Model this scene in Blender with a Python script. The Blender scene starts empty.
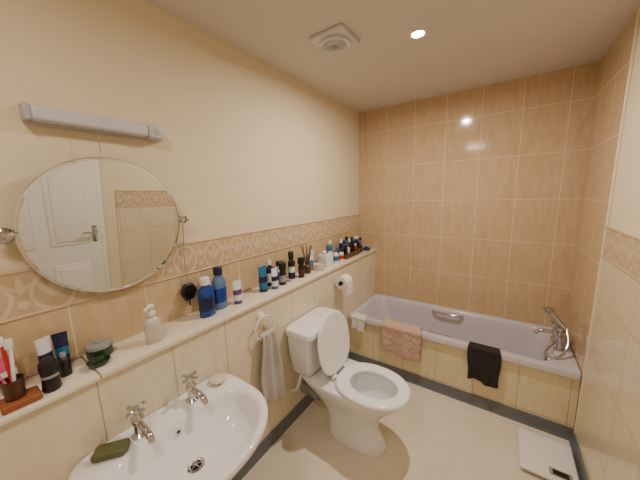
import bpy, bmesh, math, random
from mathutils import Vector, Matrix
random.seed(4)
S = bpy.context.scene
COL = S.collection

# ------------------------------------------------------------------ materials
def lin(c):
    return tuple(((v/255)/12.92 if v/255 <= .04045 else (((v/255)+.055)/1.055)**2.4) for v in c)+(1,)

class NT:
    def __init__(s, name):
        s.m = bpy.data.materials.new(name); s.m.use_nodes = True
        s.t = s.m.node_tree; s.n = s.t.nodes; s.l = s.t.links
        s.b = s.n['Principled BSDF']
    def new(s, k): return s.n.new(k)
    def link(s, a, b): s.l.new(a, b)
    def math(s, op, a, b=None, c=None):
        n = s.n.new('ShaderNodeMath'); n.operation = op
        for i, v in enumerate((a, b, c)):
            if v is None: continue
            if isinstance(v, (int, float)): n.inputs[i].default_value = v
            else: s.l.new(v, n.inputs[i])
        return n.outputs[0]
    def mix(s, f, a, b):
        n = s.n.new('ShaderNodeMix'); n.data_type = 'RGBA'
        if isinstance(f, (int, float)): n.inputs[0].default_value = f
        else: s.l.new(f, n.inputs[0])
        for i, v in ((6, a), (7, b)):
            if isinstance(v, tuple): n.inputs[i].default_value = v
            else: s.l.new(v, n.inputs[i])
        return n.outputs[2]

def mat(name, c, rough=.5, metal=0, var=.04, scale=30, trans=0, coat=0, bump=0, emis=None, estr=0, ior=1.5):
    k = NT(name); b = k.b
    base = lin(c)
    nz = k.new('ShaderNodeTexNoise'); nz.inputs['Scale'].default_value = scale
    g = k.new('ShaderNodeNewGeometry'); k.link(g.outputs['Position'], nz.inputs['Vector'])
    dark = tuple(v*(1-var*2) for v in base[:3])+(1,)
    k.link(k.mix(nz.outputs['Fac'], base, dark), b.inputs['Base Color'])
    b.inputs['Roughness'].default_value = rough
    b.inputs['Metallic'].default_value = metal
    b.inputs['IOR'].default_value = ior
    b.inputs['Transmission Weight'].default_value = trans
    b.inputs['Coat Weight'].default_value = coat
    if bump:
        bp = k.new('ShaderNodeBump'); bp.inputs['Strength'].default_value = bump
        bp.inputs['Distance'].default_value = .004
        k.link(nz.outputs['Fac'], bp.inputs['Height']); k.link(bp.outputs[0], b.inputs['Normal'])
    if emis:
        b.inputs['Emission Color'].default_value = lin(emis); b.inputs['Emission Strength'].default_value = estr
    return k.m

def tile_mat(name, ax, tw, th, ou, ov, c1, c2, grout, rough=.18, msize=.0026, bevel=.3, sat=1):
    k = NT(name); b = k.b
    g = k.new('ShaderNodeNewGeometry'); sp = k.new('ShaderNodeSeparateXYZ'); k.link(g.outputs['Position'], sp.inputs[0])
    cb = k.new('ShaderNodeCombineXYZ')
    k.link(k.math('ADD', sp.outputs['XYZ'.index(ax[0])], ou), cb.inputs[0])
    k.link(k.math('ADD', sp.outputs['XYZ'.index(ax[1])], ov), cb.inputs[1])
    br = k.new('ShaderNodeTexBrick'); k.link(cb.outputs[0], br.inputs['Vector'])
    br.offset = 0; br.squash = 1
    br.inputs['Scale'].default_value = 1
    br.inputs['Brick Width'].default_value = tw; br.inputs['Row Height'].default_value = th
    br.inputs['Mortar Size'].default_value = msize; br.inputs['Mortar Smooth'].default_value = .3
    mp = k.new('ShaderNodeMapping'); k.link(g.outputs['Position'], mp.inputs[0]); mp.inputs['Scale'].default_value = (5, 5, 1.1)
    nz = k.new('ShaderNodeTexNoise'); k.link(mp.outputs[0], nz.inputs[0]); nz.inputs['Scale'].default_value = 7
    nz.inputs['Detail'].default_value = 7; nz.inputs['Distortion'].default_value = .3
    mr = k.new('ShaderNodeMapRange'); k.link(nz.outputs['Fac'], mr.inputs[0]); mr.inputs[1].default_value = .25; mr.inputs[2].default_value = .75
    body = k.mix(mr.outputs[0], lin(c1), lin(c2))
    k.link(k.mix(br.outputs['Fac'], body, lin(grout)), b.inputs['Base Color'])
    k.link(k.math('ADD', k.math('MULTIPLY', br.outputs['Fac'], .4), rough), b.inputs['Roughness'])
    bp = k.new('ShaderNodeBump'); bp.inputs['Strength'].default_value = bevel; bp.inputs['Distance'].default_value = .003
    bp.invert = True
    k.link(br.outputs['Fac'], bp.inputs['Height']); k.link(bp.outputs[0], b.inputs['Normal'])
    return k.m

def band_mat(name, z0, h, off):
    # embossed alternating tulip / leaf scroll border
    k = NT(name); b = k.b
    g = k.new('ShaderNodeNewGeometry'); sp = k.new('ShaderNodeSeparateXYZ'); k.link(g.outputs['Position'], sp.inputs[0])
    v = k.math('DIVIDE', k.math('SUBTRACT', sp.outputs[2], z0), h)
    P = .165
    def ucoord(shift): return k.math('SUBTRACT', k.math('FRACT', k.math('DIVIDE', k.math('ADD', sp.outputs[1], off+shift), P)), .5)
    def dist(u, cu, cv, au, av, ang=0, pw=2.0):
        du = k.math('SUBTRACT', u, cu); dv = k.math('MULTIPLY', k.math('SUBTRACT', v, cv), h/P)
        c, s = math.cos(ang), math.sin(ang)
        x = k.math('ADD', k.math('MULTIPLY', du, c), k.math('MULTIPLY', dv, s))
        y = k.math('SUBTRACT', k.math('MULTIPLY', dv, c), k.math('MULTIPLY', du, s))
        return k.math('ADD', k.math('POWER', k.math('ABSOLUTE', k.math('DIVIDE', x, au)), pw), k.math('POWER', k.math('ABSOLUTE', k.math('DIVIDE', y, av)), 1.5))
    def fill(d): return k.math('LESS_THAN', d, 1.0)
    def ring(d, w): return k.math('LESS_THAN', k.math('ABSOLUTE', k.math('SUBTRACT', d, 1.0)), w)
    u0 = ucoord(0); u1 = ucoord(P/2); au0 = k.math('ABSOLUTE', u0); au1 = k.math('ABSOLUTE', u1)
    ms = [ring(dist(u0, 0, .45, .36, .46, 0, 2.0), .2),
          fill(dist(au0, .0, .55, .075, .24)),
          fill(dist(au0, .14, .5, .055, .2, -.5)),
          fill(dist(au1, .0, .68, .06, .2)),
          fill(dist(au1, .10, .62, .04, .15, -.9)),
          fill(dist(au1, .0, .25, .09, .09))]
    m = ms[0]
    for q in ms[1:]: m = k.math('MAXIMUM', m, q)
    edge = k.math('GREATER_THAN', k.math('ABSOLUTE', k.math('SUBTRACT', v, .5)), .455)
    nz = k.new('ShaderNodeTexNoise'); nz.inputs['Scale'].default_value = 25; k.link(g.outputs['Position'], nz.inputs[0])
    base = k.mix(nz.outputs['Fac'], lin((202, 178, 146)), lin((190, 164, 132)))
    c1 = k.mix(k.math('MULTIPLY', m, .6), base, lin((222, 204, 176)))
    c2 = k.mix(k.math('MULTIPLY', edge, .8), c1, lin((212, 188, 156)))
    k.link(c2, b.inputs['Base Color']); b.inputs['Roughness'].default_value = .2
    bp = k.new('ShaderNodeBump'); bp.inputs['Strength'].default_value = .4; bp.inputs['Distance'].default_value = .003
    k.link(m, bp.inputs['Height']); k.link(bp.outputs[0], b.inputs['Normal'])
    return k.m

M = {}
M['paint'] = mat('cream_wall_paint', (230, 215, 186), .75, var=.012, scale=4, bump=.0)
M['ceil'] = mat('ceiling_paint', (212, 205, 196), .8, var=.01, scale=4)
TB = ((206, 180, 146), (192, 163, 127), (222, 203, 174))
M['tile_back'] = tile_mat('beige_tile_back', 'XZ', .276, .35, -.037, -.12, *TB, rough=.09)
M['tile_side'] = tile_mat('beige_tile_side', 'YZ', .276, .35, -.10, -.12, *TB, rough=.09)
M['tile_dado'] = tile_mat('beige_dado_tile', 'YZ', .265, .6, .02, -.62, (208, 184, 150), (196, 169, 132), (226, 210, 182), rough=.12)
M['tile_cream'] = tile_mat('cream_gloss_tile', 'YZ', .265, .35, .02, -.3, (226, 212, 182), (216, 200, 168), (190, 171, 136), rough=.12, bevel=.35)
M['tile_panel'] = tile_mat('bath_panel_tile', 'XZ', .265, .7, .075, -.1, (228, 214, 180), (218, 202, 164), (180, 160, 122), rough=.14)
M['tile_box'] = tile_mat('boxing_panel_tile', 'YZ', .265, 1.3, .02, -.1, (232, 220, 196), (224, 210, 182), (182, 166, 136), rough=.14)
M['band'] = band_mat('dado_border', 1.215, .155, .03)
M['band_r'] = band_mat('dado_border_right', 1.228, .155, .03)
M['trim'] = mat('trim_tile_beige', (206, 182, 150), .2)
M['trimcream'] = mat('cream_gloss', (232, 220, 198), .2, var=.02)
M['ledge'] = mat('ledge_gloss_cream', (234, 223, 203), .2, var=.02, scale=8)
M['skirt'] = mat('grey_vinyl_skirting', (106, 110, 114), .5)
M['ceramic'] = mat('white_ceramic', (240, 240, 242), .07, var=.004, coat=.6)
M['bath'] = mat('bath_acrylic', (202, 197, 204), .12, var=.01, coat=.3)
M['seat'] = mat('toilet_seat_plastic', (242, 242, 244), .15, var=.004)
M['chrome'] = mat('chrome', (200, 200, 204), .09, metal=1, var=.0)
M['dark'] = mat('black_plastic', (22, 22, 26), .35)
M['hole'] = mat('dark_hole', (12, 12, 12), .6)
M['whitep'] = mat('white_plastic', (234, 232, 230), .35, var=.01)
M['fanp'] = mat('fan_plastic', (212, 211, 212), .4, var=.01)
M['greyp'] = mat('grey_plastic', (150, 150, 152), .4)
M['lamp'] = mat('striplight_diffuser', (200, 198, 206), .35, var=.01)
M['lampend'] = mat('striplight_end', (180, 177, 182), .4)
M['door'] = mat('white_gloss_door', (240, 238, 232), .35, var=.01)
M['pink'] = mat('peach_tufted', (212, 178, 160), .95, var=.15, scale=120, bump=1)
M['black'] = mat('charcoal_cloth', (46, 42, 42), .95, var=.15, scale=150, bump=1)
M['towel'] = mat('pale_towel', (202, 196, 192), .95, var=.12, scale=140, bump=1)
M['wtowel'] = mat('white_towel', (232, 228, 226), .95, var=.06, scale=140, bump=1)
M['paper'] = mat('toilet_paper', (240, 236, 230), .9, var=.03, scale=80)
M['blue'] = mat('blue_liquid_bottle', (18, 72, 176), .12, var=.05, trans=.3)
M['navy'] = mat('navy_plastic', (22, 30, 76), .3)
M['ltblue'] = mat('light_blue_liquid', (110, 156, 206), .1, var=.03, trans=.4)
M['label'] = mat('label_white', (226, 228, 232), .4)
M['teal'] = mat('teal_plastic', (26, 112, 150), .3)
M['purple'] = mat('purple_plastic', (104, 58, 140), .3)
M['green'] = mat('dark_green_glass', (42, 62, 48), .15)
M['greenl'] = mat('green_soap', (92, 96, 58), .45)
M['red'] = mat('red_plastic', (190, 40, 44), .3)
M['pinkp'] = mat('pink_plastic', (220, 96, 130), .3)
M['brown'] = mat('brown_plastic', (76, 42, 28), .35)
M['orange'] = mat('orange_wood', (150, 88, 50), .5)
M['frost'] = mat('frosted_soap', (232, 228, 218), .25, trans=.3)
M['reed'] = mat('reed_wood', (60, 42, 30), .8)
M['wick'] = mat('wicker', (112, 84, 62), .8, var=.2, scale=100, bump=1)
M['shell'] = mat('shell_soap', (220, 208, 192), .3)
M['lit'] = mat('lamp_lens', (255, 250, 240), .3, emis=(255, 246, 232), estr=60)
M['dome'] = mat('fill_light_dome', (250, 246, 238), .4, emis=(255, 236, 210), estr=5)  # glowing cover of the added fill light

def floor_mat():
    k = NT('speckled_vinyl_floor'); b = k.b
    g = k.new('ShaderNodeNewGeometry')
    nz = k.new('ShaderNodeTexNoise'); nz.inputs['Scale'].default_value = 5; nz.inputs['Detail'].default_value = 5; k.link(g.outputs['Position'], nz.inputs[0])
    vo = k.new('ShaderNodeTexNoise'); vo.inputs['Scale'].default_value = 220; k.link(g.outputs['Position'], vo.inputs[0])
    c = k.mix(nz.outputs['Fac'], lin((232, 224, 206)), lin((214, 204, 184)))
    sp = k.math('MULTIPLY', k.math('GREATER_THAN', vo.outputs['Fac'], .62), .35)
    k.link(k.mix(sp, c, lin((172, 160, 138))), b.inputs['Base Color'])
    b.inputs['Roughness'].default_value = .32
    return k.m
M['floor'] = floor_mat()
k = NT('mirror_glass'); k.b.inputs['Metallic'].default_value = 1; k.b.inputs['Roughness'].default_value = .01
k.b.inputs['Base Color'].default_value = (.80, .81, .80, 1); M['mirror'] = k.m

# ------------------------------------------------------------------ geometry helpers
def obj(name, me, m, smooth=False):
    o = bpy.data.objects.new(name, me); COL.objects.link(o)
    me.materials.append(M[m] if isinstance(m, str) else m)
    if smooth:
        for p in me.polygons: p.use_smooth = True
    return o

def box(name, lo, hi, m, bev=0, seg=3):
    bm = bmesh.new(); bmesh.ops.create_cube(bm, size=1)
    for v in bm.verts:
        v.co = Vector([(lo[i]+hi[i])/2+v.co[i]*(hi[i]-lo[i]) for i in range(3)])
    if bev: bmesh.ops.bevel(bm, geom=bm.edges[:], offset=bev, segments=seg, profile=.5, affect='EDGES')
    bmesh.ops.recalc_face_normals(bm, faces=bm.faces)
    me = bpy.data.meshes.new(name); bm.to_mesh(me); bm.free()
    o = obj(name, me, m)
    if bev:
        for p in me.polygons: p.use_smooth = True
        smooth_angle(o)
    return o

def smooth_angle(o, a=35):
    bm = bmesh.new(); bm.from_mesh(o.data)
    for e in bm.edges:
        e.smooth = not (len(e.link_faces) == 2 and e.calc_face_angle(0) > math.radians(a))
    for f in bm.faces: f.smooth = True
    bm.to_mesh(o.data); bm.free()

def loft(name, rings, m, cap0=True, cap1=True, closed_loop=False, ang=40):
    bm = bmesh.new(); R = []
    for r in rings: R.append([bm.verts.new(p) for p in r])
    n = len(R[0]); cnt = len(R)
    for i in range(cnt if closed_loop else cnt-1):
        a, b = R[i], R[(i+1) % cnt]
        for j in range(n):
            bm.faces.new((a[j], a[(j+1) % n], b[(j+1) % n], b[j]))
    if not closed_loop:
        if cap0: bm.faces.new(R[0][::-1])
        if cap1: bm.faces.new(R[-1])
    bmesh.ops.recalc_face_normals(bm, faces=bm.faces)
    me = bpy.data.meshes.new(name); bm.to_mesh(me); bm.free()
    o = obj(name, me, m, True); smooth_angle(o, ang)
    return o

def lathe(name, prof, loc, m, seg=32, axis='Z', sx=1, sy=1, rot=0, ang=40, cap0=True, cap1=True):
    rings = []
    for r, z in prof:
        r = max(r, .0003)
        ring = []
        for i in range(seg):
            t = 2*math.pi*i/seg
            p = Vector((r*math.cos(t)*sx, r*math.sin(t)*sy, z))
            if rot: p = Matrix.Rotation(rot, 3, 'Z') @ p
            if axis == 'X': p = Vector((p.z, p.x, p.y))
            elif axis == 'Y': p = Vector((p.y, p.z, p.x))
            ring.append(p+Vector(loc))
        rings.append(ring)
    return loft(name, rings, m, ang=ang, cap0=cap0, cap1=cap1)

def tube(name, pts, r, m, cyc=False, smooth=True, res=8):
    cu = bpy.data.curves.new(name, 'CURVE'); cu.dimensions = '3D'; cu.bevel_depth = r; cu.bevel_resolution = 4
    cu.use_fill_caps = True
    sp = cu.splines.new('NURBS' if smooth else 'POLY'); sp.points.add(len(pts)-1)
    for i, p in enumerate(pts): sp.points[i].co = (*p, 1)
    if smooth: sp.order_u = 3; sp.use_endpoint_u = not cyc
    sp.use_cyclic_u = cyc; sp.resolution_u = res
    cu.materials.append(M[m])
    o = bpy.data.objects.new(name, cu); COL.objects.link(o)
    return o

def join(name, parts, origin=None):
    bpy.ops.object.select_all(action='DESELECT')
    for p in parts: p.select_set(True)
    bpy.context.view_layer.objects.active = parts[0]
    bpy.ops.object.convert(target='MESH')
    parts = list(bpy.context.selected_objects)
    bpy.context.view_layer.objects.active = parts[0]
    if len(parts) > 1: bpy.ops.object.join()
    o = bpy.context.view_layer.objects.active
    o.name = name; o.data.name = name
    bpy.ops.object.origin_set(type='ORIGIN_GEOMETRY', center='BOUNDS')
    o.select_set(False)
    return o

def dshape(xb, xf, xc, yc, b, z, nf=2.2, nb=2.2, N=64):
    pts = []
    for i in range(N):
        t = 2*math.pi*i/N; c = math.cos(t); s = math.sin(t)
        n = nf if c >= 0 else nb
        a = (xf-xc) if c >= 0 else (xc-xb)
        pts.append(Vector((xc+a*math.copysign(abs(c)**(2/n), c), yc+b*math.copysign(abs(s)**(2/n), s), z)))
    return pts

def rrect(x0, x1, y0, y1, r, z, k=10):
    pts = []
    for cx, cy, a0 in ((x1-r, y1-r, 0), (x0+r, y1-r, 90), (x0+r, y0+r, 180), (x1-r, y0+r, 270)):
        for i in range(k+1):
            a = math.radians(a0+90*i/k)
            pts.append(Vector((cx+r*math.cos(a), cy+r*math.sin(a), z)))
    return pts

# ------------------------------------------------------------------ room shell
W, D, H, Y0 = 1.825, 2.75, 2.452, -.75
BX = .198          # boxed-in front
LZ = .995          # ledge height
TY = 2.095         # bath front
box('floor', (-.1, Y0-.1, -.1), (W+.1, D+.1, 0), 'floor')
box('ceiling', (-.1, Y0-.1, H), (W+.1, D+.1, H+.1), 'ceil')
box('wall_left', (-.1, Y0-.1, 0), (0, D+.1, H), 'paint')
box('wall_right', (W, Y0-.1, 0), (W+.1, D+.1, H), 'paint')
box('wall_back', (0, D, 0), (W, D+.1, H), 'tile_back')
box('wall_front', (0, Y0-.1, 0), (W, Y0, H), 'paint')
box('wall_boxing', (0, Y0, 0), (BX, D, LZ-.022), 'tile_box')
join('trim_ledge', [box('a', (0, Y0, LZ-.022), (BX+.014, .255, LZ-.004), 'ledge', .004),
                    box('b', (0, .258, LZ-.022), (BX+.014, D, LZ), 'ledge', .004)])
box('wall_tile_left', (0, Y0, LZ), (.007, D, 1.215), 'tile_dado')
join('trim_dado_left', [box('a', (0, Y0, 1.215), (.009, D, 1.37), 'band'),
                        box('b', (0, Y0, 1.367), (.013, D, 1.377), 'trim', .003),
                        box('c', (0, Y0, 1.209), (.012, D, 1.217), 'trim', .003)])
box('wall_tile_bath', (W-.008, TY-.01, 0), (W, D, H), 'tile_side')
box('wall_tile_right', (W-.007, 1.02, 0), (W, TY-.01, 1.228), 'tile_cream')
join('trim_dado_right', [box('a', (W-.009, 1.02, 1.228), (W, TY-.01, 1.383), 'band_r'),
                         box('b', (W-.013, 1.02, 1.380), (W, TY-.01, 1.390), 'trim', .003),
                         box('c', (W-.012, 1.02, 1.222), (W, TY-.01, 1.230), 'trim', .003)])
box('trim_tile_edge', (W-.012, TY-.022, 0), (W, TY-.008, H), 'trimcream', .003)
def skirt(name, a, b, n):
    prof = [(0, 0), (.018, 0), (.012, .01), (.007, .03), (.005, .085), (0, .088)]
    a = Vector(a); b = Vector(b); n = Vector(n)
    rings = [[p+n*d+Vector((0, 0, z)) for d, z in prof] for p in (a, b)]
    return loft(name, rings, 'skirt', ang=20)
skirt('baseboard_left', (BX, Y0, 0), (BX, TY+.02, 0), (1, 0, 0))
skirt('baseboard_bath', (BX, TY+.02, 0), (W, TY+.02, 0), (0, -1, 0))
skirt('baseboard_right', (W-.007, 1.02, 0), (W-.007, TY+.02, 0), (-1, 0, 0))

# door on the right wall (seen in the mirror)
dy = -.05
parts = [box('slab', (W-.03, .15+dy, .005), (W-.001, .92+dy, 2.02), 'door', .003)]
for y0, y1 in ((.24, .49), (.58, .83)):
    for z0, z1 in ((.15, .75), (.92, 1.55), (1.68, 1.93)):
        parts.append(box('p', (W-.036, y0+dy, z0), (W-.028, y1+dy, z1), 'door', .006))
        parts.append(box('p', (W-.042, y0+.035+dy, z0+.035), (W-.03, y1-.035+dy, z1-.035), 'door', .006))
parts.append(box('plate', (W-.036, .86+dy, .98-.05), (W-.029, .895+dy, 1.08), 'chrome', .002))
parts.append(lathe('rose', [(.0, 0), (.012, 0), (.01, .04), (0, .05)], (W-.03-.055, .877+dy, 1.03), 'chrome', axis='X'))
parts.append(tube('lever', [(W-.078, .877+dy, 1.03), (W-.08, .85+dy, 1.03), (W-.078, .78+dy, 1.025)], .009, 'chrome'))
join('door_1', parts)
join('trim_door', [box('a', (W-.022, .92+dy, 0), (W, .96+dy, 2.09), 'door', .005), box('b', (W-.022, .085+dy, 0), (W, .15+dy, 2.09), 'door', .005),
                   box('c', (W-.022, .15+dy, 2.025), (W, .92+dy, 2.09), 'door', .005)])

# ------------------------------------------------------------------ bath
rings = [rrect(BX+.002, W-.01, TY, D-.002, .012, .435), rrect(BX+.002, W-.01, TY, D-.002, .012, .468),
         rrect(BX+.006, W-.014, TY+.005, D-.006, .014, .477), rrect(BX+.045, W-.11, TY+.05, D-.05, .10, .479),
         rrect(BX+.055, W-.12, TY+.058, D-.058, .11, .474), rrect(BX+.065, W-.125, TY+.065, D-.065, .12, .455),
         rrect(BX+.10, W-.14, TY+.075, D-.075, .12, .36), rrect(BX+.17, W-.16, TY+.09, D-.09, .12, .24),
         rrect(BX+.23, W-.18, TY+.11, D-.11, .11, .16), rrect(BX+.30, W-.22, TY+.15, D-.15, .09, .13)]
tub = [loft('shell', rings, 'bath', cap0=False, ang=50)]
for yy, sg in ((D-.072, -1), (TY+.072, 1)):
    tub.append(tube('grip', [(.84, yy, .44), (.85, yy+sg*.035, .445), (.91, yy+sg*.04, .445), (1.03, yy+sg*.04, .445), (1.09, yy+sg*.035, .445), (1.10, yy, .44)], .012, 'chrome'))
tub.append(lathe('overflow', [(0, -.004), (.03, -.004), (.03, .004), (0, .008)], (W-.15, 2.43, .36), 'chrome', axis='X'))
tub.append(lathe('waste', [(0, .0), (.032, .0), (.03, .004), (0, .005)], (W-.32, 2.43, .131), 'chrome'))
tub.append(box('panel', (BX+.002, TY+.02, .0), (W-.01, TY+.035, .44), 'tile_panel'))
join('bathtub', tub)

# bath mixer with hand shower
def bath_tap():
    x, z = W-.09, .4785
    p = []
    for y in (2.36, 2.52):
        p.append(lathe('b', [(0, 0), (.03, 0), (.03, .008), (.02, .016), (.018, .06), (.024, .07), (.024, .10), (.014, .108), (0, .108)], (x, y, z), 'chrome', 20))
        p.append(lathe('h', [(0, 0), (.011, 0), (.011, .035), (.018, .04), (.014, .055), (0, .058)], (x, y, z+.105), 'chrome', 20))
        for a in range(4):
            t = a*math.pi/2+.5
            p.append(tube('s', [(x, y, z+.135), (x+.034*math.cos(t), y+.034*math.sin(t), z+.135)], .007, 'chrome', smooth=False))
            p.append(lathe('k', [(0, -.009), (.009, -.005), (.009, .005), (0, .009)], (x+.036*math.cos(t), y+.036*math.sin(t), z+.135), 'chrome', 10))
    p.append(tube('body', [(x, 2.34, z+.085), (x, 2.54, z+.085)], .021, 'chrome', smooth=False))
    p.append(tube('spout', [(x, 2.44, z+.085), (x-.05, 2.44, z+.09), (x-.11, 2.44, z+.085), (x-.13, 2.44, z+.055)], .014, 'chrome'))
    p.append(lathe('cradle', [(0, 0), (.014, 0), (.012, .07), (.02, .085), (0, .09)], (x, 2.44, z+.09), 'chrome', 16))
    p.append(tube('handle', [(x+.03, 2.36, z+.155), (x+.0, 2.41, z+.185), (x-.03, 2.46, z+.215), (x-.05, 2.5, z+.235)], .013, 'chrome'))
    p.append(lathe('head', [(0, 0), (.024, .0), (.038, .02), (.038, .034), (0, .036)], (x-.058, 2.51, z+.205), 'chrome', 24))
    p.append(tube('hose', [(x+.03, 2.36, z+.155), (x+.045, 2.30, z+.10), (x+.01, 2.24, z+.03), (x-.03, 2.2, z+.009), (x-.09, 2.23, z+.012), (x-.06, 2.30, z+.03), (x-.015, 2.36, z+.06), (x, 2.43, z+.08)], .008, 'chrome'))
    join('bath_mixer_tap', p)
bath_tap()

# ------------------------------------------------------------------ toilet
def toilet():
    y = 1.40
    g = lambda xb, xf, b, z, nb=3.5: dshape(xb, xf, (xb+xf)/2+.03, y, b, z, 2.1, nb)
    P = []
    P.append(loft('pan', [g(.45, .84, .110, 0), g(.45, .845, .113, .012), g(.45, .815, .098, .05), g(.44, .785, .088, .13), g(.40, .80, .10, .21),
        g(.34, .865, .14, .29), g(.29, .925, .168, .345), g(.25, .955, .182, .385), g(.245, .96, .185, .402), g(.25, .955, .18, .41),
        dshape(.55, .915, .72, y, .13, .408), dshape(.55, .91, .72, y, .125, .395), dshape(.555, .90, .72, y, .122, .35),
        dshape(.58, .86, .71, y, .095, .28), dshape(.61, .80, .70, y, .06, .235), dshape(.64, .77, .70, y, .03, .225)], 'ceramic', ang=60))
    so = lambda k, z: dshape(.52+k, .98-k, .74, y, .192-k, z, 2.1, 2.4)
    si = lambda k, z: dshape(.61-k, .905+k, .75, y, .112+k, z, 2.0, 2.2)
    P.append(loft('seat', [so(.004, .414), so(0, .422), so(.004, .432), so(.014, .437), si(.012, .437), si(.003, .432), si(0, .424), si(.004, .414)], 'seat', closed_loop=True, ang=60))
    tilt = math.radians(9); hx, hz = .515, .438
    def lid(k, off):
        r = []
        for p in dshape(0+k, .40-k, .2, 0, .188-k, 0, 2.1, 2.6):
            d = p.x
            r.append(Vector((hx-d*math.sin(tilt)+off*math.cos(tilt), y+p.y, hz+d*math.cos(tilt)+off*math.sin(tilt))))
        return r
    P.append(loft('lid', [lid(.02, .002), lid(.010, .0025), lid(.002, .0), lid(0, -.006), lid(.006, -.014), lid(.03, -.019)], 'seat', ang=60))
    for dy in (-.07, .07):
        P.append(tube('hinge', [(.515, y+dy-.02, .428), (.515, y+dy+.02, .428)], .012, 'seat', smooth=False))
    y += .01
    c = lambda xb, xf, b, z: dshape(xb, xf, (xb+xf)/2, y, b, z, 7, 7)
    P.append(loft('cistern', [c(.24, .36, .15, .40), c(.225, .385, .175, .43), c(.212, .402, .195, .56), c(.208, .41, .203, .70)], 'ceramic', ang=60))
    P.append(loft('cistern_lid', [c(.205, .415, .208, .698), c(.2055, .426, .217, .704), c(.2055, .426, .217, .735), c(.209, .420, .212, .744), c(.222, .404, .198, .748)], 'ceramic', ang=50))
    P.append(lathe('lever_rose', [(0, 0), (.014, 0), (.012, .014), (0, .016)], (.407, y+.15, .655), 'chrome', 16, 'X'))
    P.append(tube('lever', [(.424, y+.15, .655), (.429, y+.12, .652), (.427, y+.08, .645)], .006, 'chrome'))
    P.append(tube('soil_pipe', [(BX+.008, y, .19), (.46, y, .20)], .056, 'greyp', smooth=False))
    P.append(tube('collar', [(.30, y, .194), (.36, y, .197)], .064, 'greyp', smooth=False))
    P.append(tube('inlet', [(.30, y-.15, .44), (.28, y-.16, .32), (.24, y-.16, .26), (BX+.003, y-.16, .25)], .009, 'whitep'))
    join('toilet', P)
toilet()

# ------------------------------------------------------------------ basin
def tap(P, x, y, z):
    P.append(lathe('b', [(0, 0), (.026, 0), (.027, .006), (.017, .014), (.016, .05), (.021, .056), (.021, .075), (.014, .084), (.009, .09), (.009, .102), (0, .102)], (x, y, z), 'chrome', 24))
    P.append(tube('sp', [(x, y, z+.048), (x+.035, y, z+.058), (x+.075, y, z+.055), (x+.10, y, z+.043), (x+.103, y, z+.028)], .012, 'chrome'))
    P.append(lathe('hub', [(0, 0), (.013, .002), (.014, .012), (.010, .022), (0, .024)], (x, y, z+.10), 'chrome', 20))
    for a in range(4):
        t = a*math.pi/2+.35
        c, s = math.cos(t), math.sin(t)
        P.append(tube('s', [(x, y, z+.11), (x+.028*c, y+.028*s, z+.11)], .006, 'chrome', smooth=False))
        P.append(lathe('k', [(0, -.010), (.008, -.006), (.010, 0), (.008, .006), (0, .010)], (x+.031*c, y+.031*s, z+.11), 'chrome', 12))
def basin():
    yc = .43; x0 = BX+.002
    o = lambda k, z, dz=0: dshape(x0, .68-k, .40, yc, .315-k, z, 2.3, 7)
    i = lambda k, z: dshape(.318+k*.8, .645-k, .46, yc, .262-k, z, 2.15, 2.8)
    P = [loft('bowl', [dshape(x0, .46, .34, yc, .12, .53, 2.3, 5), dshape(x0, .54, .37, yc, .19, .57, 2.3, 5), o(.07, .62), o(.022, .665), o(.004, .69), o(0, .705), o(.002, .716), o(.010, .7205),
                       i(-.018, .7195), i(-.006, .716), i(.002, .706), i(.012, .68), i(.035, .645), i(.075, .615), i(.13, .598), i(.19, .592)], 'ceramic', ang=60)]
    P.append(loft('pedestal', [dshape(x0, .40, .30, yc, .10, 0, 2.3, 5), dshape(x0, .39, .30, yc, .09, .03, 2.3, 5), dshape(x0, .36, .29, yc, .075, .3, 2.3, 5), dshape(x0, .42, .31, yc, .10, .55, 2.3, 5)], 'ceramic', ang=60))
    tap(P, .268, yc-.105, .7195); tap(P, .268, yc+.105, .7195)
    P.append(lathe('waste', [(0, 0), (.031, 0), (.033, .003), (.026, .006), (.02, .003), (0, .002)], (.445, yc, .592), 'chrome'))
    P.append(lathe('wh', [(0, 0), (.019, 0), (.019, .001), (0, .0015)], (.445, yc, .5955), 'hole'))
    for a in range(3):
        t = a*math.pi/3
        P.append(tube('cr', [(.445-.02*math.cos(t), yc-.02*math.sin(t), .598), (.445+.02*math.cos(t), yc+.02*math.sin(t), .598)], .002, 'chrome', smooth=False))
    P.append(lathe('overflow', [(0, 0), (.011, 0), (.012, .003), (0, .002)], (.338, yc, .682), 'chrome', axis='X'))
    P.append(lathe('ovh', [(0, 0), (.007, 0), (0, .001)], (.3405, yc, .682), 'hole', axis='X'))
    join('wash_basin', P)
basin()
s = box('soap_bar', (-.052, -.03, 0), (.052, .03, .026), 'greenl', .011, 4)
s.matrix_world = Matrix.Translation((.268, .235, .721)) @ Matrix.Rotation(math.radians(52), 4, 'Z')
rings = []
for kz, (rr, z) in enumerate([(.006, 0), (.026, .001), (.036, .012), (.038, .018), (.032, .022), (.012, .026)]):
    rings.append([Vector((.262+rr*(1+.08*math.cos(9*t))*math.cos(t)*1.1, .665+rr*(1+.08*math.cos(9*t))*math.sin(t), .7205+z)) for t in [2*math.pi*j/54 for j in range(54)]])
loft('shell_soap', rings, 'shell', ang=60)

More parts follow.
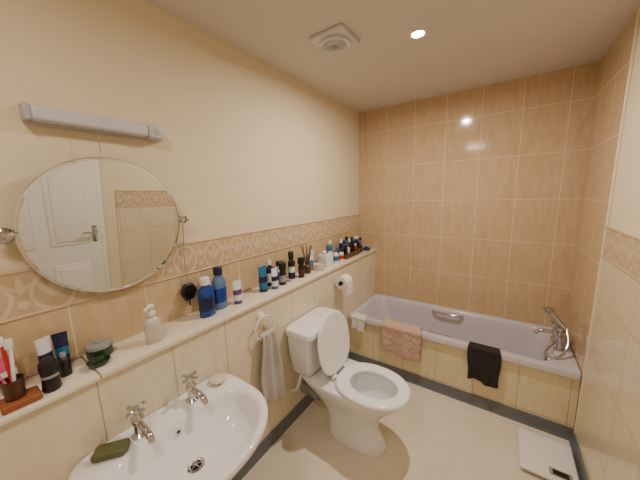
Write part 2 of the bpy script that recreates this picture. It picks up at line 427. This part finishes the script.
# ------------------------------------------------------------------ mirror + strip light
def mirror():
    c = Vector((.062, .410, 1.497)); R = Matrix.Rotation(math.radians(5), 4, 'Y')
    def ring(r, x):
        return [c + (R @ Vector((x, r*math.cos(t), r*math.sin(t)))) for t in [2*math.pi*j/96 for j in range(96)]]
    P = [loft('back', [ring(.05, -.006), ring(.264, -.006), ring(.2675, -.003), ring(.2675, .0), ring(.2655, .0015)], 'chrome', ang=30),
         loft('glass', [ring(.2665, .0005), ring(.2655, .002), ring(.256, .0032)], 'mirror', cap0=False, ang=1)]
    for sg in (-1, 1):
        y = .410+sg*.284
        P.append(lathe('rose', [(0, 0), (.024, 0), (.024, .008), (.012, .014), (.011, .05), (.016, .055), (.016, .075), (0, .08)], (.0005, y, 1.50), 'chrome', 24, 'X'))
        P.append(tube('pin', [(.062, y, 1.503), (.062, .410+sg*.257, 1.505)], .007, 'chrome', smooth=False))
        P.append(lathe('knob', [(0, -.02), (.012, -.016), (.014, 0), (.012, .016), (0, .02)], (.062, y+sg*.008, 1.503), 'chrome', 20, 'Y'))
    join('tilting_round_mirror', P)
mirror()
P = [box('base', (.001, .222, 1.862), (.03, .655, 1.922), 'lampend', .004),
     box('diff', (.02, .232, 1.868), (.066, .59, 1.918), 'lamp', .014, 5),
     box('end', (.015, .59, 1.866), (.068, .650, 1.920), 'lamp', .008),
     box('endl', (.015, .217, 1.866), (.068, .235, 1.920), 'lampend', .006),
     lathe('plug', [(0, 0), (.016, 0), (.015, .003), (0, .003)], (.068, .62, 1.893), 'lampend', 20, 'X'),
     tube('cord', [(.05, .41, 1.862), (.05, .41, 1.78)], .0015, 'greyp', smooth=False)]
join('wall_strip_light', P)

P = [lathe('hex', [(0, -.012), (.036, -.012), (.044, -.004), (.044, .004), (.036, .012), (0, .012)], (.03, .70, 1.125), 'dark', 6, 'X', sx=1, sy=1.15),
     lathe('rib', [(0, -.015), (.02, -.015), (.022, 0), (.02, .015), (0, .015)], (.032, .70, 1.125), 'hole', 8, 'X'),
     tube('cord', [(.03, .70, 1.17), (.02, .698, 1.28), (.022, .705, 1.38), (.024, .712, 1.49)], .002, 'greyp'),
     tube('tassel', [(.03, .70, 1.09), (.03, .70, 1.05)], .004, 'dark')]
join('hanging_charm', P)

# ------------------------------------------------------------------ ceiling things
P = [box('plate', (.40, 1.315, H-.022), (.61, 1.525, H-.0), 'fanp', .006)]
cx, cy = .505, 1.42
P.append(lathe('ring', [(.0, -.024), (.085, -.024), (.085, -.035), (.075, -.042), (.066, -.034), (.0, -.030)], (cx, cy, H), 'fanp', 48))
for r in (.022, .034, .046, .058):
    P.append(tube('grille', [(cx+r*math.cos(t), cy+r*math.sin(t), H-.037) for t in [2*math.pi*j/32 for j in range(32)]], .0035, 'fanp', cyc=True))
P.append(lathe('hub', [(0, -.03), (.020, -.03), (.018, -.044), (0, -.047)], (cx, cy, H), 'greyp'))
join('ceiling_extractor_fan', P)
def downlight(name, x, y, e):
    P = [lathe('ring', [(.033, -.001), (.046, -.001), (.045, -.006), (.036, -.008), (.031, -.004)], (x, y, H), 'whitep', 40, cap0=False, cap1=False),
         lathe('lens', [(.033, -.002), (.033, -.005), (.02, -.009), (0, -.010)], (x, y, H), 'lit', 32, cap0=False)]
    join(name, P)
    l = bpy.data.lights.new(name+'_lamp', 'AREA'); l.shape = 'DISK'; l.size = .06; l.energy = e; l.color = (1, .89, .765)
    l.spread = math.radians(175)
    lo = bpy.data.objects.new(name+'_lamp', l); COL.objects.link(lo); lo.location = (x, y, H-.014)
downlight('recessed_downlight', .896, 1.646, 22)
# added soft fill light, unseen behind the viewpoint, given a dome body
join('added_fill_light', [lathe('base', [(0, 0), (.15, 0), (.155, -.02), (0, -.02)], (.85, -.15, H), 'whitep', 48),
                             lathe('dome', [(.15, -.018), (.148, -.035), (.12, -.06), (.07, -.078), (0, -.085)], (.85, -.15, H), 'dome', 48)])
l = bpy.data.lights.new('added_fill_lamp', 'AREA'); l.shape = 'DISK'; l.size = .3; l.energy = 8.5; l.color = (1, .89, .765)
lo = bpy.data.objects.new('added_fill_lamp', l); COL.objects.link(lo); lo.location = (.85, -.15, H-.09)

# ------------------------------------------------------------------ cloths
def cloth(name, fn, nu, nv, m, thick=.006, noise=0):
    bm = bmesh.new(); g = []
    for j in range(nv+1):
        g.append([bm.verts.new(fn(i/nu, j/nv)+Vector([random.uniform(-noise, noise) for _ in range(3)])) for i in range(nu+1)])
    for j in range(nv):
        for i in range(nu):
            bm.faces.new((g[j][i], g[j][i+1], g[j+1][i+1], g[j+1][i]))
    me = bpy.data.meshes.new(name); bm.to_mesh(me); bm.free()
    o = obj(name, me, m, True)
    md = o.modifiers.new('s', 'SOLIDIFY'); md.thickness = thick; md.offset = 0
    md2 = o.modifiers.new('ss', 'SUBSURF'); md2.levels = 1; md2.render_levels = 1
    return join(name, [o])
def path(pts, t):
    L = [0]
    for a, b in zip(pts, pts[1:]): L.append(L[-1]+math.dist(a, b))
    d = t*L[-1]
    for i in range(len(pts)-1):
        if d <= L[i+1]+1e-9:
            f = (d-L[i])/(L[i+1]-L[i]); return tuple(pts[i][k]*(1-f)+pts[i+1][k]*f for k in range(2))
    return pts[-1]
def drape(name, x0, x1, front, m, thick, wav, skew=0, noise=0, inn=.40):
    t2 = thick/2+.002
    pts = [(TY+.080, inn), (TY+.070+t2, .46), (TY+.05, .48+t2), (TY+.004, .48+t2), (TY-.008-t2, .474), (TY-.004-t2, .45), (TY-.006-t2, front)]
    def fn(u, v):
        y, z = path(pts, v)
        hang = max(0, v-.5)*2
        x = x0+(x1-x0)*u + skew*v + .006*math.sin(v*9+u*3)
        y -= wav*hang*(.6+.5*math.sin(u*11+1)+.3*math.sin(u*23))
        z += .012*hang*math.sin(u*5+.5)
        return Vector((x, y, z))
    return cloth(name, fn, 28, 30, m, thick, noise)
drape('bath_mat', .53, .86, .25, 'pink', .026, .014, .02, .005, .42)
drape('flannel_cloth', 1.20, 1.40, .225, 'black', .008, .016, .01, .0008, .40)
drape('white_washcloth', .25, .38, .36, 'wtowel', .012, .012, 0, .0015, .42)

# towel ring with towel
P = [lathe('rose', [(0, 0), (.026, 0), (.026, .006), (.014, .012), (.012, .035), (0, .037)], (BX+.001, 1.02, .90), 'whitep', 24, 'X'),
     tube('ring', [(BX+.032, 1.02+.072*math.cos(t), .835+.072*math.sin(t)) for t in [2*math.pi*j/32 for j in range(32)]], .006, 'whitep', cyc=True)]
join('towel_ring', P)
def ht(u, v):
    z = .80 - .48*v + .02*math.sin(u*5)*v
    w = .050+.045*min(1, v*1.8)
    y = 1.035+(u-.5)*2*w + .015*v
    x = BX+.043+.014*math.sin(u*14+1)*(.5+.6*v)+.004*math.sin(v*9)
    return Vector((x, y, z))
P1 = cloth('tw', ht, 30, 20, 'towel', .009, .0008)
P2 = cloth('tw2', lambda u, v: Vector((BX+.022+.005*math.sin(u*12), 1.06+(u-.5)*2*(.05+.04*v), .80-.40*v)), 30, 20, 'towel', .006, .0008)
tp = lathe('top', [(0, -.055), (.013, -.05), (.020, 0), (.013, .05), (0, .055)], (BX+.033, 1.03, .79), 'towel', 20, 'Y')
join('hand_towel', [P1, P2, tp])

# toilet roll holder and roll
xx, yy, zz = BX+.075, 1.90, .87
P = [lathe('roll', [(.019, -.05), (.055, -.05), (.056, -.045), (.056, .045), (.055, .05), (.019, .05), (.019, -.05)], (xx, yy, zz), 'paper', 40, 'Y', cap0=False, cap1=False),
     tube('core', [(xx, yy-.07, zz), (xx, yy+.07, zz)], .016, 'dark', smooth=False),
     tube('arm', [(xx, yy+.07, zz), (xx-.03, yy+.07, zz), (BX+.004, yy+.07, zz+.0)], .006, 'chrome', smooth=False),
     lathe('rose', [(0, 0), (.022, 0), (.022, .006), (0, .010)], (BX+.001, yy+.07, zz), 'chrome', 24, 'X'),
     box('sheet', (xx+.054, yy-.05, zz-.10), (xx+.0555, yy+.05, zz), 'paper')]
join('toilet_roll_holder', P)

# ------------------------------------------------------------------ ledge clutter
Z = LZ+.0005
def bottle(name, x, y, h, r, body, cap, label=None, sy=1, neck=.4, caph=.18, z=Z, seg=28):
    hb = h*(1-caph)
    P = [lathe('body', [(0, 0), (r*.92, 0), (r, .004), (r, hb*.72), (r*.9, hb*.84), (r*neck, hb*.97), (r*neck, hb), (0, hb)], (x, y, z), body, seg, sx=sy),
         lathe('cap', [(0, hb), (r*neck*1.2, hb), (r*neck*1.2, h*.985), (r*neck*1.05, h), (0, h)], (x, y, z), cap, seg)]
    if label: P.append(lathe('label', [(r*1.0, hb*.2), (r*1.02, hb*.2), (r*1.02, hb*.62), (r*1.0, hb*.62)], (x, y, z), label, seg, sx=sy, cap0=False, cap1=False))
    return join(name, P)
def ctube(name, x, y, h, r, body, cap, rot=0, lab=None, z=Z):
    rings = []
    for f in (0, .15, .35, .6, .85, .97, 1):
        a = r*(1+.25*f); b = r*max(.06, (1-f**1.5))
        rings.append([Vector((x, y, z+.02+f*(h-.02)))+Matrix.Rotation(rot, 3, 'Z') @ Vector((b*math.cos(t), a*math.sin(t), 0)) for t in [2*math.pi*j/28 for j in range(28)]])
    P = [loft('tube', rings, body), lathe('cap', [(0, 0), (r*.85, 0), (r*.95, .002), (r*.9, .022), (0, .022)], (x, y, z), cap)]
    if lab:
        rr = []
        for f in (.3, .55):
            a = r*(1+.25*f)*1.02; b = r*(1-f**1.5)*1.05
            rr.append([Vector((x, y, z+.02+f*(h-.02)))+Matrix.Rotation(rot, 3, 'Z') @ Vector((b*math.cos(t), a*math.sin(t), 0)) for t in [2*math.pi*j/28 for j in range(28)]])
        P.append(loft('lab', rr, lab, cap0=False, cap1=False))
    return join(name, P)

zl = LZ-.0035
P = [box('stand', (.125, .03, zl), (.195, .115, zl+.022), 'orange', .005),
     lathe('cup', [(0, .022), (.022, .022), (.026, .085), (.024, .085), (.021, .026), (0, .026)], (.155, .065, zl), 'brown', 28)]
for dx, dy, m1, L in ((-.06, -.055, 'pinkp', .15), (-.065, .00, 'red', .155), (-.04, .015, 'label', .15)):
    a = Vector((.155, .065, zl+.03)); b = a+Vector((dx, dy, L)); d = (b-a).normalized()
    P.append(tube('brush', [a, a*.5+b*.5, b], .005, m1, smooth=False))
    hd = box('head', (-.006, -.006, -.016), (.012, .006, .016), 'label', .002)
    hd.matrix_world = Matrix.Translation(b) @ d.to_track_quat('Z', 'Y').to_matrix().to_4x4(); P.append(hd)
join('toothbrush_holder', P)
P = [lathe('body', [(0, 0), (.02, 0), (.024, .01), (.021, .05), (.024, .085), (.022, .10), (.014, .112), (0, .115)], (.165, .142, zl), 'dark', 28, sx=.8),
     lathe('band', [(.0215, .048), (.0222, .05), (.0218, .056), (.0215, .058)], (.165, .142, zl), 'greyp', 28, sx=.8, cap0=False, cap1=False)]
join('electric_shaver', P)
ctube('toothpaste_tube', .055, .155, .145, .018, 'label', 'navy', .4, 'navy', zl)
ctube('toothpaste_tube.001', .045, .20, .14, .017, 'navy', 'label', -.2, 'teal', zl)
ctube('tooth_gel_tube', .05, .065, .12, .020, 'pinkp', 'label', .3, 'label', zl)
bottle('beard_oil_bottle', .10, .19, .085, .017, 'dark', 'greyp', None, z=zl)
P = [lathe('pot', [(0, 0), (.036, 0), (.042, .006), (.042, .036), (.038, .038), (.037, .01), (0, .01)], (.065, .30, zl+.0035), 'green', 36),
     lathe('lid', [(0, .038), (.043, .038), (.044, .044), (.040, .052), (.012, .056), (.012, .062), (0, .064)], (.065, .30, zl+.0035), 'greyp', 36)]
join('shaving_soap_pot', P)
lathe('glass_dish', [(0, 0), (.026, 0), (.036, .016), (.034, .017), (.025, .004), (0, .004)], (.135, .275, Z), 'green', 36)
P = [lathe('body', [(0, 0), (.03, 0), (.034, .006), (.034, .085), (.030, .10), (.014, .112), (.014, .12), (0, .12)], (.14, .47, Z), 'frost', 32, sx=.8),
     lathe('collar', [(0, .118), (.016, .118), (.016, .134), (.006, .137), (.006, .152), (.014, .154), (.014, .164), (0, .166)], (.14, .47, Z), 'whitep', 24),
     tube('nozzle', [(.14, .47, Z+.159), (.155, .45, Z+.16), (.168, .433, Z+.155)], .0055, 'whitep')]
join('soap_dispenser', P)
bottle('mouthwash_bottle', .11, .745, .205, .043, 'blue', 'whitep', 'navy', .7, .45)
bottle('mouthwash_bottle.001', .085, .84, .235, .040, 'ltblue', 'navy', 'blue', .7, .5)
ctube('hand_cream_tube', .115, .935, .135, .024, 'label', 'purple', 0, 'purple')
ctube('sun_cream_tube', .10, 1.15, .165, .028, 'teal', 'navy', 0, 'navy')
ctube('face_cream_tube', .13, 1.225, .14, .022, 'label', 'teal', 0, 'navy')
bottle('shampoo_bottle', .06, 1.25, .18, .028, 'navy', 'label', 'label', .8)
bottle('deodorant_stick', .12, 1.315, .155, .026, 'dark', 'dark', 'greyp', .8, .8, .3)
bottle('body_lotion_bottle', .06, 1.35, .15, .027, 'label', 'navy', 'teal', .8, .8, .2)
bottle('deodorant_can', .13, 1.40, .15, .024, 'label', 'dark', 'navy', 1, .85, .25)
bottle('aftershave_bottle', .075, 1.46, .20, .028, 'brown', 'dark', None, .8, .6, .25)
bottle('hair_gel_bottle', .13, 1.51, .15, .026, 'dark', 'dark', 'brown', .8, .8, .3)
P = [lathe('jar', [(0, 0), (.027, 0), (.03, .005), (.03, .055), (.014, .07), (.014, .085), (.010, .085), (.010, .06), (0, .06)], (.10, 1.62, Z), 'brown', 24)]
for i in range(8):
    a = i*.8
    P.append(tube('reed', [(.10+.006*math.cos(a), 1.62+.006*math.sin(a), Z+.05), (.10+.04*math.cos(a), 1.62+.05*math.sin(a), Z+.22)], .0025, 'reed', smooth=False))
join('reed_diffuser', P)
P = [lathe('glass', [(0, 0), (.044, 0), (.048, .005), (.048, .05), (.045, .05), (.044, .038), (0, .038)], (.13, 1.74, Z), 'shell', 32),
     tube('wick', [(.13, 1.74, Z+.037), (.13, 1.74, Z+.048)], .001, 'dark', smooth=False)]
join('candle', P)
bottle('talc_bottle', .05, 1.74, .15, .026, 'label', 'label', 'ltblue', .8, .7)
join('tissue_box', [box('b', (.05, 1.84, Z), (.14, 1.95, Z+.10), 'label', .003), box('s', (.075, 1.86, Z+.0995), (.105, 1.93, Z+.1015), 'navy'),
                    lathe('t', [(0, .10), (.014, .10), (.02, .115), (.006, .13), (0, .125)], (.09, 1.885, Z), 'paper', 14)])
bottle('moisturiser_bottle', .13, 2.01, .12, .026, 'label', 'teal', 'teal')
bottle('shower_gel_bottle', .05, 2.04, .19, .028, 'teal', 'label', 'label', .7)
bottle('conditioner_bottle', .14, 2.09, .11, .026, 'label', 'navy', 'red', .8, .7)
# basket of toiletries
P = []
bx, by = .10, 2.30
rg = [rrect(bx-.06, bx+.06, by-.15, by+.15, .02, Z), rrect(bx-.068, bx+.068, by-.16, by+.16, .02, Z+.05), rrect(bx-.07, bx+.07, by-.162, by+.162, .02, Z+.055),
      rrect(bx-.062, bx+.062, by-.154, by+.154, .018, Z+.053), rrect(bx-.056, bx+.056, by-.146, by+.146, .018, Z+.006)]
P.append(loft('basket', rg, 'wick'))
its = [(-.02, -.11, .17, .022, 'navy', 'label'), (.025, -.10, .12, .02, 'dark', 'dark'), (.02, -.05, .11, .022, 'label', 'red'), (-.02, -.05, .15, .02, 'ltblue', 'dark'), (-.02, .0, .18, .022, 'teal', 'dark'), (.025, .0, .10, .02, 'dark', 'dark'),
       (.025, .05, .13, .018, 'dark', 'navy'), (-.02, .055, .15, .022, 'brown', 'label'), (.025, .10, .10, .018, 'red', 'label'), (-.02, .11, .16, .022, 'navy', 'navy')]
for i, (dx, dy, h, r, m1, m2) in enumerate(its):
    P.append(lathe('i', [(0, 0), (r, 0), (r, h*.75), (r*.6, h*.8), (r*.6, h), (0, h)], (bx+dx, by+dy, Z+.007), m1, 18))
    P.append(lathe('ic', [(0, h*.82), (r*.65, h*.82), (r*.65, h*1.02), (0, h*1.02)], (bx+dx, by+dy, Z+.007), m2, 18))
join('toiletry_basket', P)
bottle('nail_polish_bottle', .12, 2.52, .11, .026, 'dark', 'red', None)
bottle('perfume_bottle', .06, 2.55, .16, .030, 'navy', 'label', None, 1, .6)
bottle('bath_oil_bottle', .06, 2.65, .13, .026, 'ltblue', 'dark', 'label', 1, .5)
P = [lathe('b', [(0, 0), (.04, 0), (.044, .012), (.03, .03), (.012, .036), (0, .037)], (.14, 2.64, Z), 'navy', 28)]
join('pumice_dish', P)

# bathroom scale
P = [box('body', (1.53, 1.70, .014), (1.795, 2.01, .036), 'whitep', .01, 4), box('disp', (1.665, 1.73, .0355), (1.765, 1.78, .0375), 'greyp', .0005),
     box('disp2', (1.68, 1.738, .037), (1.75, 1.772, .0385), 'dark')]
for a in (1.555, 1.77):
    for b in (1.73, 1.98): P.append(lathe('foot', [(0, 0), (.014, 0), (.014, .016), (0, .016)], (a, b, 0), 'greyp', 16))
join('bathroom_scale', P)

# ------------------------------------------------------------------ world + camera
w = bpy.data.worlds.new('world'); S.world = w; w.use_nodes = True
w.node_tree.nodes['Background'].inputs[0].default_value = (1, .9, .75, 1); w.node_tree.nodes['Background'].inputs[1].default_value = .1
cam = bpy.data.cameras.new('camera'); co = bpy.data.objects.new('camera', cam); COL.objects.link(co)
f = Vector((-.5605, .811, -.166)).normalized(); r = Vector((.825, .565, -.0273)); r = (r-f*r.dot(f)).normalized(); u = r.cross(f)
co.matrix_world = Matrix(((r.x, u.x, -f.x, 1.35), (r.y, u.y, -f.y, 0), (r.z, u.z, -f.z, 1.60), (0, 0, 0, 1)))
cam.sensor_width = 36; cam.lens = 267/640*36; cam.clip_start = .02
S.camera = co
print('DONE')
